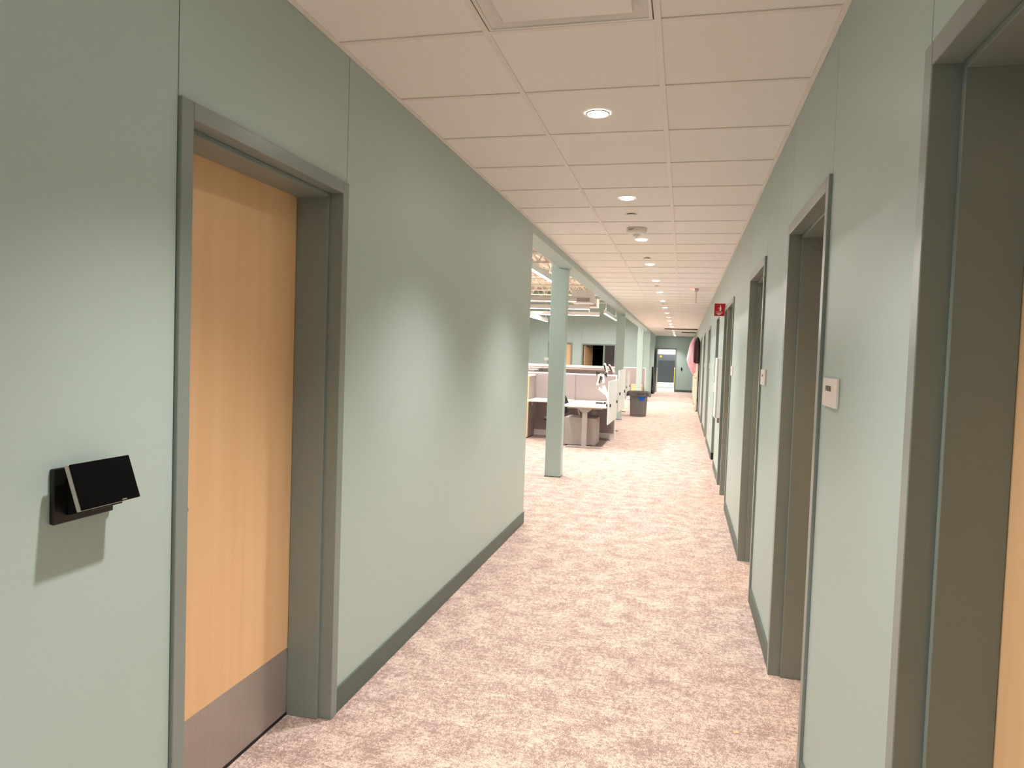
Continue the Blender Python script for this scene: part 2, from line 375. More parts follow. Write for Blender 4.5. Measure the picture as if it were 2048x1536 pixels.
# far end door frame with its leaf standing open along the left wall
r = st_empty('door_13')
dm, ed, it = door_frame(r, 'x', Y_END, 1, -1.27, -0.33, depth=0.15, top=2.10, stop0=0.05, stop1=0.10)
lf = box('leaf', (-1.262, -1.218, 34.58, 35.44, 0.012, 2.04), 'frame', r, 0.0015)
box('vision_pane', (-1.2178, -1.214, 34.75, 35.25, 1.15, 1.95), 'glass_dark', lf)
box('kick_plate', (-1.2178, -1.216, 34.6, 35.42, 0.02, 0.95), 'steel', lf)
box('edge_plate', (-1.262, -1.218, 34.578, 34.58, 0.02, 1.02), 'steel', lf)
lever(lf, (-1.218, 34.65, 1.02), (1, 0, 0), (0, 1, 0)); lever(lf, (-1.262, 34.65, 1.02), (-1, 0, 0), (0, 1, 0))
# doors in the office back wall
r = st_empty('door_14')
dm, ed, it = door_frame(r, 'x', OFF_BACK, 1, OD[0][0], OD[0][1], depth=0.15, top=2.13, stop0=0.04, stop1=0.09)
box('leaf', dm(ed[0]+0.004, ed[1]-0.004, 0.092, 0.135, 0.012, it-0.004), 'maple', r)
r = st_empty('door_15')
dm, ed, it = door_frame(r, 'x', OFF_BACK, 1, OD[1][0], OD[1][1], depth=0.15, top=2.10, mullions=(-3.235,), stop0=0.05, stop1=0.09)
lf = box('leaf', (-0.022, 0.022, 0, 0.85, 0.012, it-0.004), 'maple', r); lf.location = (ed[0]+0.05, OFF_BACK+0.15, 0); lf.rotation_euler = (0, 0, math.radians(-16))
box('closer', (0.022, 0.06, 0.05, 0.3, it-0.09, it-0.03), 'grey_metal', lf)
box('side_pane', dm(ed[2]+0.016, ed[3]-0.016, 0.06, 0.068, 0.02, it-0.016), 'glass_dark', r)
struct(boxes('wall_dark_room', [(-4.8, -2.2, 33.5, 33.6, 0, 3), (-4.9, -4.8, OFF_BACK+0.16, 33.6, 0, 3), (-2.2, -2.1, OFF_BACK+0.16, 33.6, 0, 3), (-4.9, -2.1, OFF_BACK+0.16, 33.6, 3, 3.1), (-4.9, -2.1, OFF_BACK+0.16, 33.6, -0.02, 0.004)], 'dark_room'))  # room surfaces coloured near-black to paint its lack of light

# ------------------------------------------------------------------ columns
for lab, y, cut in (('sage square column nearest the camera beside the cubicle desks', 8.81, 0), ('sage square column behind the white desk screens', 17.75, 0), ('sage square column farthest away before the back office wall', 26.2, 0)):
    o = thing('column', lab, 'column', (-1.545, y+0.085, 0), 0, 'columns along the open office')
    boxes('shaft', [(-0.1, 0.1, -0.085, 0.085, 0, 2.611), (-0.1, -0.001, -0.085, 0.085, 2.6, DECK)], 'wall', o, 0.004)
    boxes('base_plate', [(-0.103, 0.103, -0.088, 0.088, 0, 0.012)], 'baseboard', o)
o = struct(box('trim_2', (-1.60, XL+0.0, OFF_BACK-0.25, OFF_BACK-0.001, 0, 2.611), 'wall', None, 0.003))

# ------------------------------------------------------------------ ceiling fittings in the corridor
ORD = ['first', 'second', 'third', 'fourth', 'fifth', 'sixth', 'seventh', 'eighth', 'ninth', 'tenth', 'eleventh', 'twelfth', 'thirteenth', 'fourteenth', 'fifteenth', 'sixteenth', 'seventeenth', 'eighteenth']
sp_d = bpy.data.lights.new('downlight_beam', 'SPOT'); sp_d.energy = SPOT_W; sp_d.color = SPOT_COL; sp_d.spot_size = math.radians(101); sp_d.spot_blend = 1.0; sp_d.shadow_soft_size = 0.045
dl = None
for k in range(-3, 18):
    y = LY0+LP*k
    if y > Y_END-0.25: y = Y_END-0.3
    lab = ('round recessed white downlight, %s from the camera in the corridor row' % ORD[k]) if k >= 0 else ('round recessed downlight overhead, %s behind the air diffuser' % ('just', 'second', 'third')[-1-k])
    if dl is None:
        dl = thing('downlight', lab, 'ceiling light', (LX, y, H), 0, 'corridor downlights'); o = dl
        bm = bmesh.new(); lathe(bm, [(0.058, 0.004), (0.058, -0.001), (0.054, -0.003), (0.049, 0.0)], cap=False); obj('trim_ring', bm, 'white_metal', o, smooth=True)
        bm = bmesh.new(); lathe(bm, [(0.0495, 0.0035), (0.0495, 0.001), (0.03, 0.0), (0.004, -0.0003)]); obj('lens', bm, 'lens', o)
        s = bpy.data.objects.new('downlight_beam', sp_d); C.objects.link(s); s.parent = o; s.location = (0, 0, -0.012)
    else:
        o = copy_tree(dl); o.location = (LX, y, H); o['label'] = lab
# air diffuser: stepped square frame and lowered plaque
ya, yb = Y0-T, Y0; cx, cy = (XT1+XT2)/2, (ya+yb)/2
o = thing('air_diffuser', 'square white plaque air diffuser in the ceiling near the camera', 'air vent', (cx, cy, H))
bm = bmesh.new(); h = (T-TW)/2-0.003
lv = [(h, 0.0), (h-0.012, -0.001), (h-0.014, 0.004), (h-0.05, 0.028), (h-0.075, 0.045)]
prev = None
for r_, z_ in lv:
    ring = [bm.verts.new((sx*r_, sy*r_, z_)) for sx, sy in ((-1, -1), (1, -1), (1, 1), (-1, 1))]
    if prev:
        for i in range(4): bm.faces.new((prev[i], prev[(i+1) % 4], ring[(i+1) % 4], ring[i]))
    prev = ring
bm.faces.new(prev)
obj('diffuser_frame', bm, 'white_metal', o)
bm = bmesh.new(); q = 0.232
prism(bm, [(-q, 0.006), (q, 0.006), (q-0.006, 0.0), (-q+0.006, 0.0)], 1, -q, q); obj('plaque', bm, 'white_metal', o, 0.002)
for sx in (-1, 1):
    for sy in (-1, 1): box('hanger_clip', (sx*0.15-0.01, sx*0.15+0.01, sy*0.15-0.01, sy*0.15+0.01, 0.006, 0.045), 'white_metal', o)
# smoke detector with red ALERT label
o = thing('smoke_detector', 'round white smoke detector with red alert label on the ceiling', 'smoke detector', (-0.46, 6.55, H+0.004))
bm = bmesh.new(); lathe(bm, [(0.088, 0), (0.092, -0.012), (0.09, -0.03), (0.075, -0.046), (0.05, -0.052)], n=40); obj('body', bm, 'white_plastic', o, smooth=False)
bm = bmesh.new(); lathe(bm, [(0.034, -0.05), (0.034, -0.062), (0.026, -0.070), (0.01, -0.072)], n=24); obj('sensor_cap', bm, 'white_plastic', o)
bm = bmesh.new(); lathe(bm, [(0.012, -0.07), (0.010, -0.082), (0.004, -0.084)], n=12); obj('test_button', bm, 'white_plastic', o)
me = text_mesh('ALERT', 0.021)
for v in me.vertices:
    a = -math.pi/2+(v.co.x-0.045)/0.092; z = v.co.y-0.019; rr = 0.0925+v.co.z
    v.co = (rr*math.cos(a), rr*math.sin(a), z)
obj('alert_text', me, 'red', o)
# concealed sprinkler covers
for i, (y, lab) in enumerate(((5.9, 'small round white sprinkler cover just before the smoke detector'), (8.45, 'small round sprinkler cover between third and fourth downlights'), (11.6, 'small round sprinkler cover beyond the fifth downlight'), (15.3, 'small round sprinkler cover beyond the seventh downlight'))):
    o = thing('sprinkler_cover', lab, 'sprinkler', (LX-0.01, y, H+0.004), 0, 'concealed sprinkler covers')
    bm = bmesh.new(); lathe(bm, [(0.03, 0), (0.03, -0.008)], n=24); obj('escutcheon', bm, 'grey_metal', o)
    bm = bmesh.new(); lathe(bm, [(0.044, -0.008), (0.046, -0.0105), (0.043, -0.0125), (0.01, -0.014)], n=28); obj('cover_plate', bm, 'white_metal', o)
# exit sign, edge on
o = thing('exit_sign', 'edge-lit exit sign hanging edge-on from the ceiling with red glow', 'exit sign', (0.155, 12.1, H+0.004))
box('canopy', (-0.032, 0.032, -0.17, 0.17, -0.022, 0), 'grey_metal', o, 0.003)
box('sign_panel', (-0.006, 0.006, -0.15, 0.15, -0.215, -0.022), 'acrylic', o, 0.001)
me = text_mesh('EXIT', 0.15); me.transform(Matrix.Rotation(math.pi/2, 4, 'X')); me.transform(Matrix.Rotation(math.pi/2, 4, 'Z')); me.transform(Matrix.Translation((0.0066, 0, -0.12)))
obj('exit_letters', me, 'red_dim', o)
box('led_strip', (-0.034, -0.032, -0.15, 0.15, -0.014, -0.003), 'red_led', o)

# ------------------------------------------------------------------ wall-mounted things in the corridor
# room scheduling tablet beside the left door
o = thing('wall_tablet', 'black tablet with silver edge on an angled wall mount beside the left door', 'tablet', (XL, 1.374, 1.17))
bm = bmesh.new(); prism(bm, [(0, -0.064), (0.012, -0.066), (0.012, 0.062), (0, 0.06)], 1, -0.086, 0.086); obj('wall_plate', bm, 'black', o, 0.003)
bm = bmesh.new(); prism(bm, [(0.012, -0.05), (0.072, -0.035), (0.038, 0.06), (0.012, 0.058)], 1, -0.05, 0.05); obj('wedge', bm, 'black', o, 0.002)
t = Vector((0.035, 0, -0.099)).normalized(); n = Vector((t.z*-1, 0, t.x))         # along the face, out of the face
top = Vector((0.052, 0, 0.074)); bot = top+t*0.106
def slab(name, off0, off1, m, inset=0.0, par=o, bev=0.0015):
    bm = bmesh.new(); a = top+t*inset; b_ = bot-t*inset
    pts = [((a+n*off0).x, (a+n*off0).z), ((b_+n*off0).x, (b_+n*off0).z), ((b_+n*off1).x, (b_+n*off1).z), ((a+n*off1).x, (a+n*off1).z)]
    prism(bm, pts, 1, -0.087+inset, 0.087-inset); return obj(name, bm, m, par, bev)
slab('tablet_body', -0.013, -0.001, 'silver'); slab('screen', -0.001, 0.0015, 'glass_black', 0.0005)
bm = bmesh.new(); a = bot-t*0.004+n*0.0016; bx(bm, a.x-0.0003, a.x+0.0006, 0.03, 0.044, a.z-0.001, a.z+0.001); obj('logo_strip', bm, 'silver', o)
# room signs
def room_sign(y, z, lab, text=None, sc_=1.0):
    o = thing('room_sign', lab, 'sign', (XR, y, z), 0, 'white room signs')
    box('plate', (-0.009, -0.0005, -0.112, 0.112, -0.047, 0.047), 'sign_white', o, 0.0015)
    if text:
        me = text_mesh(text, 0.026); me.transform(Matrix.Rotation(math.pi/2, 4, 'X')); me.transform(Matrix.Rotation(-math.pi/2, 4, 'Z')); me.transform(Matrix.Translation((-0.0096, 0.015, 0.012)))
        obj('sign_text', me, 'ink', o)
    else: box('sign_mark', (-0.0096, -0.009, -0.018, 0.04, 0.004, 0.016), 'ink', o)
room_sign(2.51, 1.43, 'white room sign reading PHONE beside the nearest right doorway', 'PHONE')
room_sign(4.54, 1.435, 'white room sign between the second and third doorways on the right')
room_sign(7.42, 1.435, 'white room sign just before the paired door and side light')
room_sign(13.62, 1.44, 'small white room sign before the doorway past the cased opening')
room_sign(16.95, 1.44, 'farthest small white room sign on the right wall')
# light switch / outlet plates
o = thing('outlet_plate', 'white outlet plate low on the right wall past the cased opening', 'outlet', (XR, 12.35, 0.40))
box('plate', (-0.006, -0.0005, -0.035, 0.035, -0.058, 0.058), 'white_plastic', o, 0.001); box('socket', (-0.008, -0.006, -0.017, 0.017, -0.045, -0.012), 'white_plastic', o, 0.001); box('socket', (-0.008, -0.006, -0.017, 0.017, 0.012, 0.045), 'white_plastic', o, 0.001)
o = thing('switch_plate', 'white switch plate on the right wall above the outlet', 'switch', (XR, 11.85, 1.42))
box('plate', (-0.006, -0.0005, -0.035, 0.035, -0.058, 0.058), 'white_plastic', o, 0.001); box('rocker', (-0.010, -0.006, -0.016, 0.016, -0.033, 0.033), 'white_plastic', o, 0.001)
# extinguisher cabinet
o = thing('extinguisher_cabinet', 'tall white fire extinguisher cabinet on the right wall below the red sign', 'cabinet', (XR, 9.48, 1.19))
box('cabinet_body', (-0.055, -0.0005, -0.19, 0.19, -0.375, 0.375), 'white_metal', o, 0.006)
dr = box('door', (-0.072, -0.056, -0.195, 0.195, -0.38, 0.38), 'white_metal', o, 0.006)
box('pull', (-0.085, -0.072, 0.15, 0.17, -0.06, 0.06), 'white_metal', dr, 0.002)
box('drain_bracket', (-0.03, -0.0005, -0.03, 0.03, -0.45, -0.375), 'grey_metal', o)
# red projecting sign with extinguisher pictogram
o = thing('extinguisher_sign', 'red projecting fire extinguisher sign with white pictogram on the right wall', 'sign', (XR, 9.3, 2.17))
box('flag_plate', (-0.128, -0.012, -0.002, 0.002, -0.078, 0.078), 'red', o, 0.001)
box('mount_flange', (-0.012, -0.0005, -0.012, 0.012, -0.078, 0.078), 'red', o, 0.001)
bm = bmesh.new()
prism(bm, [(-0.066, -0.012), (-0.046, -0.012), (-0.046, 0.03), (-0.051, 0.042), (-0.054, 0.06), (-0.058, 0.06), (-0.061, 0.042), (-0.066, 0.03)], 1, -0.0028, -0.0021)
prism(bm, [(-0.082, 0.01), (-0.078, 0.01), (-0.078, 0.03), (-0.082, 0.03)], 1, -0.0028, -0.0021)
prism(bm, [(-0.11, -0.032), (-0.03, -0.032), (-0.03, -0.026), (-0.11, -0.026)], 1, -0.0028, -0.0021)
prism(bm, [(-0.07, -0.068), (-0.045, -0.052), (-0.03, -0.044), (-0.11, -0.044), (-0.095, -0.052)], 1, -0.0028, -0.0021)
obj('pictogram', bm, 'sign_white', o)
# card reader on the end wall
o = thing('card_reader', 'black card reader on the end wall right of the far doorway', 'card reader', (-0.075, Y_END, 1.12))
box('reader_body', (-0.03, 0.03, -0.03, -0.0005, -0.07, 0.07), 'black', o, 0.006); box('reader_face', (-0.024, 0.024, -0.033, -0.03, -0.05, 0.055), 'glass_black', o, 0.002)
# coat and pink bag hanging on the first folded-back door
def draped(name, parent, m, c, prof, seed, n=22, flat=0.55):
    rnd = random.Random(seed); ph = [rnd.uniform(0, 6.28) for _ in range(6)]
    bm = bmesh.new(); rings = []
    for (z, r, ox) in prof:
        ring = []
        for i in range(n):
            a = 2*math.pi*i/n
            rr = r*(1+0.13*math.sin(3*a+ph[0]+z*5)+0.09*math.sin(5*a+ph[1]-z*7)+0.06*math.sin(8*a+ph[2]+z*12))
            ring.append(bm.verts.new((c[0]+ox+rr*math.cos(a), c[1]+rr*flat*math.sin(a), z)))
        rings.append(ring)
    for a, b in zip(rings, rings[1:]):
        for i in range(n): bm.faces.new((a[i], a[(i+1) % n], b[(i+1) % n], b[i]))
    bm.faces.new(rings[0][::-1]); bm.faces.new(rings[-1])
    return obj(name, bm, m, parent, smooth=True)
o = thing('garment_bag', 'pink plastic garment bag hanging from the folded-back door', 'garment bag', (0.265, 22.35, 1.1))
draped('bag', o, 'pink', (0, 0), [(1.14, 0.012, 0.02), (1.10, 0.03, 0.02), (1.04, 0.06, 0.01), (0.95, 0.085, 0), (0.8, 0.10, -0.01), (0.62, 0.115, -0.02), (0.48, 0.135, -0.03), (0.36, 0.125, -0.02), (0.24, 0.10, 0), (0.12, 0.07, 0.02), (0.03, 0.035, 0.03), (0.0, 0.01, 0.03)], 3)
bm = bmesh.new(); rod(bm, (0.02, 0, 1.13), (0.06, 0, 1.2), 0.004); rod(bm, (0.06, 0, 1.2), (0.125, 0, 1.15), 0.004); obj('hook', bm, 'chrome', o)
o = thing('coat', 'dark maroon coat hanging against the wall behind the pink bag', 'coat', (0.385, 22.05, 1.45))
draped('coat_body', o, 'maroon', (0, 0), [(0.79, 0.012, 0.0), (0.74, 0.05, 0.0), (0.64, 0.075, 0.0), (0.45, 0.075, 0.0), (0.2, 0.08, 0.0), (0.03, 0.075, 0), (0.0, 0.05, 0)], 9, flat=1.6)
draped('sleeve', o, 'maroon', (-0.06, -0.08), [(0.68, 0.02, 0.02), (0.6, 0.04, 0.01), (0.3, 0.04, 0), (0.05, 0.035, 0), (0.02, 0.02, 0)], 5, n=12)
box('hanger_strap', (-0.008, 0.008, 0.0, 0.16, 0.69, 0.695), 'maroon', o)
bm = bmesh.new(); rod(bm, (0, 0, 0.77), (0.01, 0, 0.82), 0.004); obj('hook', bm, 'chrome', o)
# black board leaning near the far doorway
o = thing('leaning_panel', 'black panel standing against the left wall before the far doorway', 'panel', (XL+0.04, 33.2, 0))
bm = bmesh.new(); prism(bm, [(0.05, 0), (0.075, 0), (0.0, 1.2), (-0.025, 1.2)], 1, -0.9, 0.9); obj('board', bm, 'black_matte', o, 0.002)
boxes('edge_strip', [(0.048, 0.08, -0.91, 0.91, 0, 0.02)], 'black', o)
# scraps on the carpet
o = thing('paper_scrap', 'tiny tan paper scrap on the carpet near the right wall', 'debris', (0.275, 3.02, 0)); box('scrap', (-0.012, 0.012, -0.008, 0.008, 0, 0.002), 'debris', o); o.rotation_euler[2] = 0.5

# ------------------------------------------------------------------ trash can
o = thing('trash_can', 'large round grey trash can with blue tape patch in the corridor', 'trash can', (-1.125, 19.32, 0))
bm = bmesh.new(); lathe(bm, [(0.195, 0.0), (0.212, 0.012), (0.235, 0.535), (0.238, 0.54), (0.258, 0.545), (0.272, 0.63), (0.285, 0.65), (0.285, 0.668), (0.262, 0.668), (0.24, 0.60), (0.2, 0.03)], n=40); obj('barrel', bm, 'bin_grey', o, smooth=False)
for s in (-1, 1):
    bm = bmesh.new(); prism(bm, [(s*0.24, 0.655), (s*0.33, 0.64), (s*0.345, 0.53), (s*0.325, 0.52), (s*0.31, 0.60), (s*0.25, 0.60)], 1, -0.055, 0.055)
    hd = obj('handle', bm, 'bin_grey', o, 0.004); hd.rotation_euler[2] = -0.45
def wrap(me, r0, r1, z0, zr, rot):
    for v in me.vertices:
        a = rot+v.co.x/r0; z = z0+v.co.y; rr = r0+(r1-r0)*(v.co.y/zr)+v.co.z
        v.co = (rr*math.cos(a), rr*math.sin(a), z)
    return me
obj('brute_text', wrap(text_mesh('BRUTE', 0.066, 0.003), 0.2685, 0.2745, 0.592, 0.04, -math.pi/2+0.27), 'black', o)
bm = bmesh.new(); cols_ = []
for i in range(13):
    u = -0.075+i*0.02; zt = 0.531-0.004*(i % 2); zb = 0.505-0.095*math.sin(math.pi*min(1, max(0, (i-1)/10.5)))**0.45+0.008*(i % 3)
    a = -math.pi/2+0.18+u/0.235; col = []
    for j in range(4):
        z = zt+(zb-zt)*j/3; r_ = 0.212+0.023*(z-0.012)/0.523
        col.append((bm.verts.new(((r_+0.003)*math.cos(a), (r_+0.003)*math.sin(a), z)), bm.verts.new(((r_-0.002)*math.cos(a), (r_-0.002)*math.sin(a), z))))
    cols_.append(col)
for A, B in zip(cols_, cols_[1:]):
    for j in range(3): bm.faces.new((A[j][0], B[j][0], B[j+1][0], A[j+1][0])); bm.faces.new((A[j][1], A[j+1][1], B[j+1][1], B[j][1]))
    bm.faces.new((A[0][0], A[0][1], B[0][1], B[0][0])); bm.faces.new((A[3][0], B[3][0], B[3][1], A[3][1]))
obj('tape_patch', bm, 'tape_blue', o)

# ------------------------------------------------------------------ cubicles in the open office
def panel_run(lab, x_end, x0, y, seg0, hgt=1.21):
    o = thing('cubicle_panel', lab, 'partition', (x_end, y, 0), 0, 'cubicle partitions')
    xs = [0, -seg0]
    while xs[-1] > x0-x_end: xs.append(xs[-1]-0.755)
    xs[-1] = x0-x_end; L = xs[-1]
    box('core_frame', (L, -0.012, -0.028, 0.028, 0.03, hgt-0.02), 'grey_metal', o)
    for a, b in zip(xs, xs[1:]):
        for s in (-1, 1):
            y0_, y1_ = sorted((s*0.028, s*0.04))
            box('fabric_tile', (b+0.008, a-0.02 if a == 0 else a-0.008, y0_, y1_, 0.125, hgt-0.03), 'fabric', o, 0.003)
    box('base_cover', (L, -0.012, -0.036, 0.036, 0.012, 0.118), 'trim_white', o, 0.002)
    box('top_cap', (L, 0, -0.04, 0.04, hgt-0.026, hgt), 'trim_white', o, 0.004)
    box('end_post', (-0.022, 0, -0.04, 0.04, 0.0, hgt-0.026), 'trim_white', o, 0.003)
    boxes('levelling_foot', [(-0.05, 0.015, -0.05, 0.05, 0, 0.02)], 'trim_white', o, 0.003)
    return o
panel_run('taupe fabric cubicle partition behind the nearest desk', -1.19, -8.6, 13.40, 0.765)
panel_run('taupe cubicle partition in the middle row, partly behind the second column', -1.66, -8.6, 19.0, 1.25)
panel_run('farthest taupe cubicle partition, beside the last column', -1.36, -8.6, 27.1, 0.76)
panel_run('taupe cubicle partition between the middle and farthest rows', -2.2, -8.6, 23.2, 0.9)

def desk(lab, x0, x1, y0, y1, z, near_leg=True):
    o = thing('desk', lab, 'desk', ((x0+x1)/2, (y0+y1)/2, 0), 0, 'sit-stand desks'); a = (x1-x0)/2; b = (y1-y0)/2
    box('desktop', (-a, a, -b, b, z-0.03, z), 'laminate', o, 0.003)
    for s in (-1, 1):
        yy = s*(b-0.09)
        bm = bmesh.new(); bx(bm, -0.042, 0.042, yy-0.03, yy+0.03, 0.03, z-0.11); bx(bm, -0.033, 0.033, yy-0.024, yy+0.024, 0.03, z-0.075); lg = obj('leg', bm, 'grey_metal', o, 0.004)
        bm = bmesh.new(); prism(bm, [(-0.31, 0), (0.31, 0), (0.31, 0.018), (0.27, 0.032), (-0.27, 0.032), (-0.31, 0.018)], 1, yy-0.04, yy+0.04); obj('foot', bm, 'grey_metal', lg, 0.003)
        bm = bmesh.new(); prism(bm, [(-0.06, z-0.11), (0.06, z-0.11), (0.12, z-0.055), (0.30, z-0.055), (0.30, z-0.031), (-0.30, z-0.031), (-0.30, z-0.055), (-0.12, z-0.055)], 1, yy-0.035, yy+0.035); obj('bracket', bm, 'grey_metal', lg, 0.003)
    box('crossbeam', (-0.05, 0.05, -b+0.12, b-0.12, z-0.09, z-0.032), 'black_matte', o)
    box('control_box', (0.1, 0.24, -0.2, 0.25, z-0.09, z-0.032), 'black', o, 0.005)
    return o
def screen(dk_, lab, x, y0, y1, z0, z1):
    b = (y1-y0)/2; h_ = z1-z0
    o = box('privacy_screen', (-0.011, 0.011, -b, b, 0, h_), 'screen_white', dk_, 0.004); o.location = (x-dk_.location.x, (y0+y1)/2-dk_.location.y, z0); o['label'] = lab
    for s in (-1, 1): box('clamp', (-0.05, 0.03, s*(b-0.16)-0.02, s*(b-0.16)+0.02, h_*0.40, h_*0.47), 'black', o, 0.003)
    return o
def arm(lab, base, elbow, head, flip=1):
    o = thing('monitor_arm', lab, 'monitor arm', base, 0, 'empty monitor arms')
    e = Vector(elbow)-Vector(base); hd = Vector(head)-Vector(base)
    bm = bmesh.new(); rod(bm, (0, 0, 0), (0, 0, 0.10), 0.02, 14); bx(bm, -0.04, 0.04, -0.04, 0.04, 0, 0.012); obj('clamp_base', bm, 'trim_white', o, 0.002)
    bm = bmesh.new(); bar(bm, (0, 0, 0.11), e, 0.05, 0.042, (0, 1, 0)); obj('lower_arm', bm, 'trim_white', o, 0.008)
    bm = bmesh.new(); rod(bm, e-Vector((0, 0, 0.03)), e+Vector((0, 0, 0.04)), 0.026, 14); obj('elbow', bm, 'grey_metal', o)
    bm = bmesh.new(); bar(bm, e+Vector((0, 0, 0.03)), hd, 0.045, 0.04, (0, 1, 0)); up = obj('upper_arm', bm, 'trim_white', o, 0.008)
    bm = bmesh.new(); bar(bm, e+(hd-e)*0.3+Vector((0.02*flip, -0.024, 0)), e+(hd-e)*0.8+Vector((0.02*flip, -0.024, 0)), 0.024, 0.012, (0, 1, 0)); obj('cover_strip', bm, 'black', up)
    bm = bmesh.new(); rod(bm, hd, hd+Vector((-0.05*flip, 0, 0.0)), 0.018, 12); bx(bm, hd.x-0.06*flip-0.006, hd.x-0.06*flip+0.006, hd.y-0.04, hd.y+0.04, hd.z-0.04, hd.z+0.04); obj('mount_plate', bm, 'black', o)
    return o
# station 1 in front of the first partition
D_ = desk('white topped desk with grey T-foot legs behind the nearest column', -1.93, -1.205, 11.80, 13.33, 0.715)
screen(D_, 'nearest white privacy screen hung on the desk edge', -1.172, 11.75, 13.28, 0.42, 1.135)
arm('left of the two bare monitor arms on the nearest desk', (-1.245, 12.75, 0.716), (-1.465, 12.65, 1.0), (-1.415, 12.6, 1.245), 1)
arm('right of the two bare monitor arms on the nearest desk', (-1.245, 12.45, 0.716), (-1.345, 12.5, 1.04), (-1.365, 12.6, 1.225), -1)
o = thing('pedestal', 'light grey pedestal file cabinet under the nearest desk', 'file cabinet', (-1.675, 12.36, 0))
box('cabinet_body', (-0.255, 0.275, -0.30, 0.30, 0.025, 0.49), 'grey_metal', o, 0.006)
for z0, z1 in ((0.03, 0.255), (0.26, 0.485)):
    dr = box('drawer', (-0.272, -0.256, -0.295, 0.295, z0, z1), 'grey_metal', o, 0.003); box('pull', (-0.279, -0.272, -0.08, 0.08, z1-0.045, z1-0.03), 'chrome', dr)
boxes('caster', [(sx*0.21-0.02, sx*0.21+0.02, sy*0.25-0.025, sy*0.25+0.025, 0, 0.025) for sx in (-1, 1) for sy in (-1, 1)], 'black', o)
o = thing('return_worktop', 'white side worktop fixed along the partition beside the storage tower', 'worktop', (-2.33, 13.0, 0.72))
box('top', (-0.385, 0.37, -0.40, 0.355, -0.032, 0), 'laminate', o, 0.003); boxes('support_bracket', [(-0.37, -0.34, -0.1, 0.355, -0.12, -0.033), (0.33, 0.36, -0.1, 0.355, -0.12, -0.033)], 'grey_metal', o)
o = thing('storage_tower', 'tall storage tower with maple front next to the white worktop', 'cabinet', (-3.03, 13.06, 0))
box('carcass', (-0.30, 0.30, -0.26, 0.29, 0.015, 1.135), 'grey_metal', o, 0.003); box('top', (-0.305, 0.305, -0.282, 0.295, 1.135, 1.162), 'trim_white', o, 0.003)
dr = box('door', (-0.298, 0.298, -0.282, -0.262, 0.02, 1.132), 'maple', o, 0.003); box('pull', (0.20, 0.235, -0.295, -0.282, 0.47, 0.57), 'black', dr, 0.006)
box('plinth', (-0.29, 0.29, -0.25, 0.28, 0, 0.015), 'black_matte', o)
def office_chair(lab, x, y, rot):
    o = thing('office_chair', lab, 'chair', (x, y, 0), rot)
    bm = bmesh.new(); prism(bm, [(-0.22, 0.42), (0.24, 0.42), (0.25, 0.45), (0.22, 0.48), (-0.20, 0.485), (-0.23, 0.46)], 1, -0.16, 0.16); obj('seat', bm, 'black_matte', o, 0.02)
    bm = bmesh.new(); prev = None
    for z, xx, hw in ((0.53, -0.20, 0.17), (0.60, -0.205, 0.185), (0.72, -0.215, 0.19), (0.80, -0.235, 0.15), (0.88, -0.26, 0.10), (0.95, -0.285, 0.05)):
        ring = [bm.verts.new((xx+dx, yy, z)) for dx, yy in ((-0.02, -hw), (0.015, -hw), (0.015, hw), (-0.02, hw))]
        if prev:
            for i in range(4): bm.faces.new((prev[i], prev[(i+1) % 4], ring[(i+1) % 4], ring[i]))
        else: bm.faces.new(ring[::-1])
        prev = ring
    bm.faces.new(prev); obj('backrest', bm, 'black_matte', o, 0.006)
    bm = bmesh.new(); bar(bm, (-0.15, 0, 0.43), (-0.22, 0, 0.62), 0.07, 0.02, (0, 1, 0)); obj('back_bracket', bm, 'black', o)
    bm = bmesh.new(); rod(bm, (0, 0, 0.1), (0, 0, 0.42), 0.025, 14); obj('gas_lift', bm, 'chrome', o)
    for k in range(5):
        a = 2*math.pi*k/5+0.3; p = (0.13*math.cos(a), 0.13*math.sin(a), 0.07)
        bm = bmesh.new(); bar(bm, (0, 0, 0.105), p, 0.04, 0.03); lg = obj('leg', bm, 'black', o, 0.004)
        bm = bmesh.new(); rod(bm, (p[0], p[1]-0.02, 0.028), (p[0], p[1]+0.02, 0.028), 0.028, 14); obj('caster', bm, 'black', lg)
    return o
office_chair('black office chair turned away beside the nearest desk, behind the first column', -2.128, 12.22, math.radians(-90))
o = thing('desk_device', 'dark cable hub lying on the nearest desk', 'device', (-1.40, 12.55, 0.7155)); bm = bmesh.new(); bx(bm, -0.07, 0.05, -0.04, 0.04, 0, 0.022); bx(bm, 0.07, 0.11, -0.03, 0.0, 0, 0.03); obj('hub', bm, 'black', o, 0.004)
bm = bmesh.new()
pp = [(0.05, 0, 0.01), (0.09, 0.04, 0.008), (0.13, 0.01, 0.008), (0.15, 0.05, 0.008)]
for a, b in zip(pp, pp[1:]): rod(bm, a, b, 0.005)
obj('cable', bm, 'black', o)
# station 2 behind the first partition (raised)
D_ = desk('raised white desk behind the first partition, mostly hidden', -1.93, -1.205, 13.52, 15.05, 0.87)
screen(D_, 'taller second white privacy screen just beyond the first', -1.172, 13.55, 14.98, 0.50, 1.30)
arm('left bare monitor arm rising above the nearest partition', (-1.46, 14.25, 0.871), (-1.46, 14.2, 1.2), (-1.515, 14.2, 1.42), -1)
arm('right bare monitor arm rising above the nearest partition', (-1.33, 14.35, 0.871), (-1.325, 14.25, 1.21), (-1.43, 14.2, 1.405), -1)
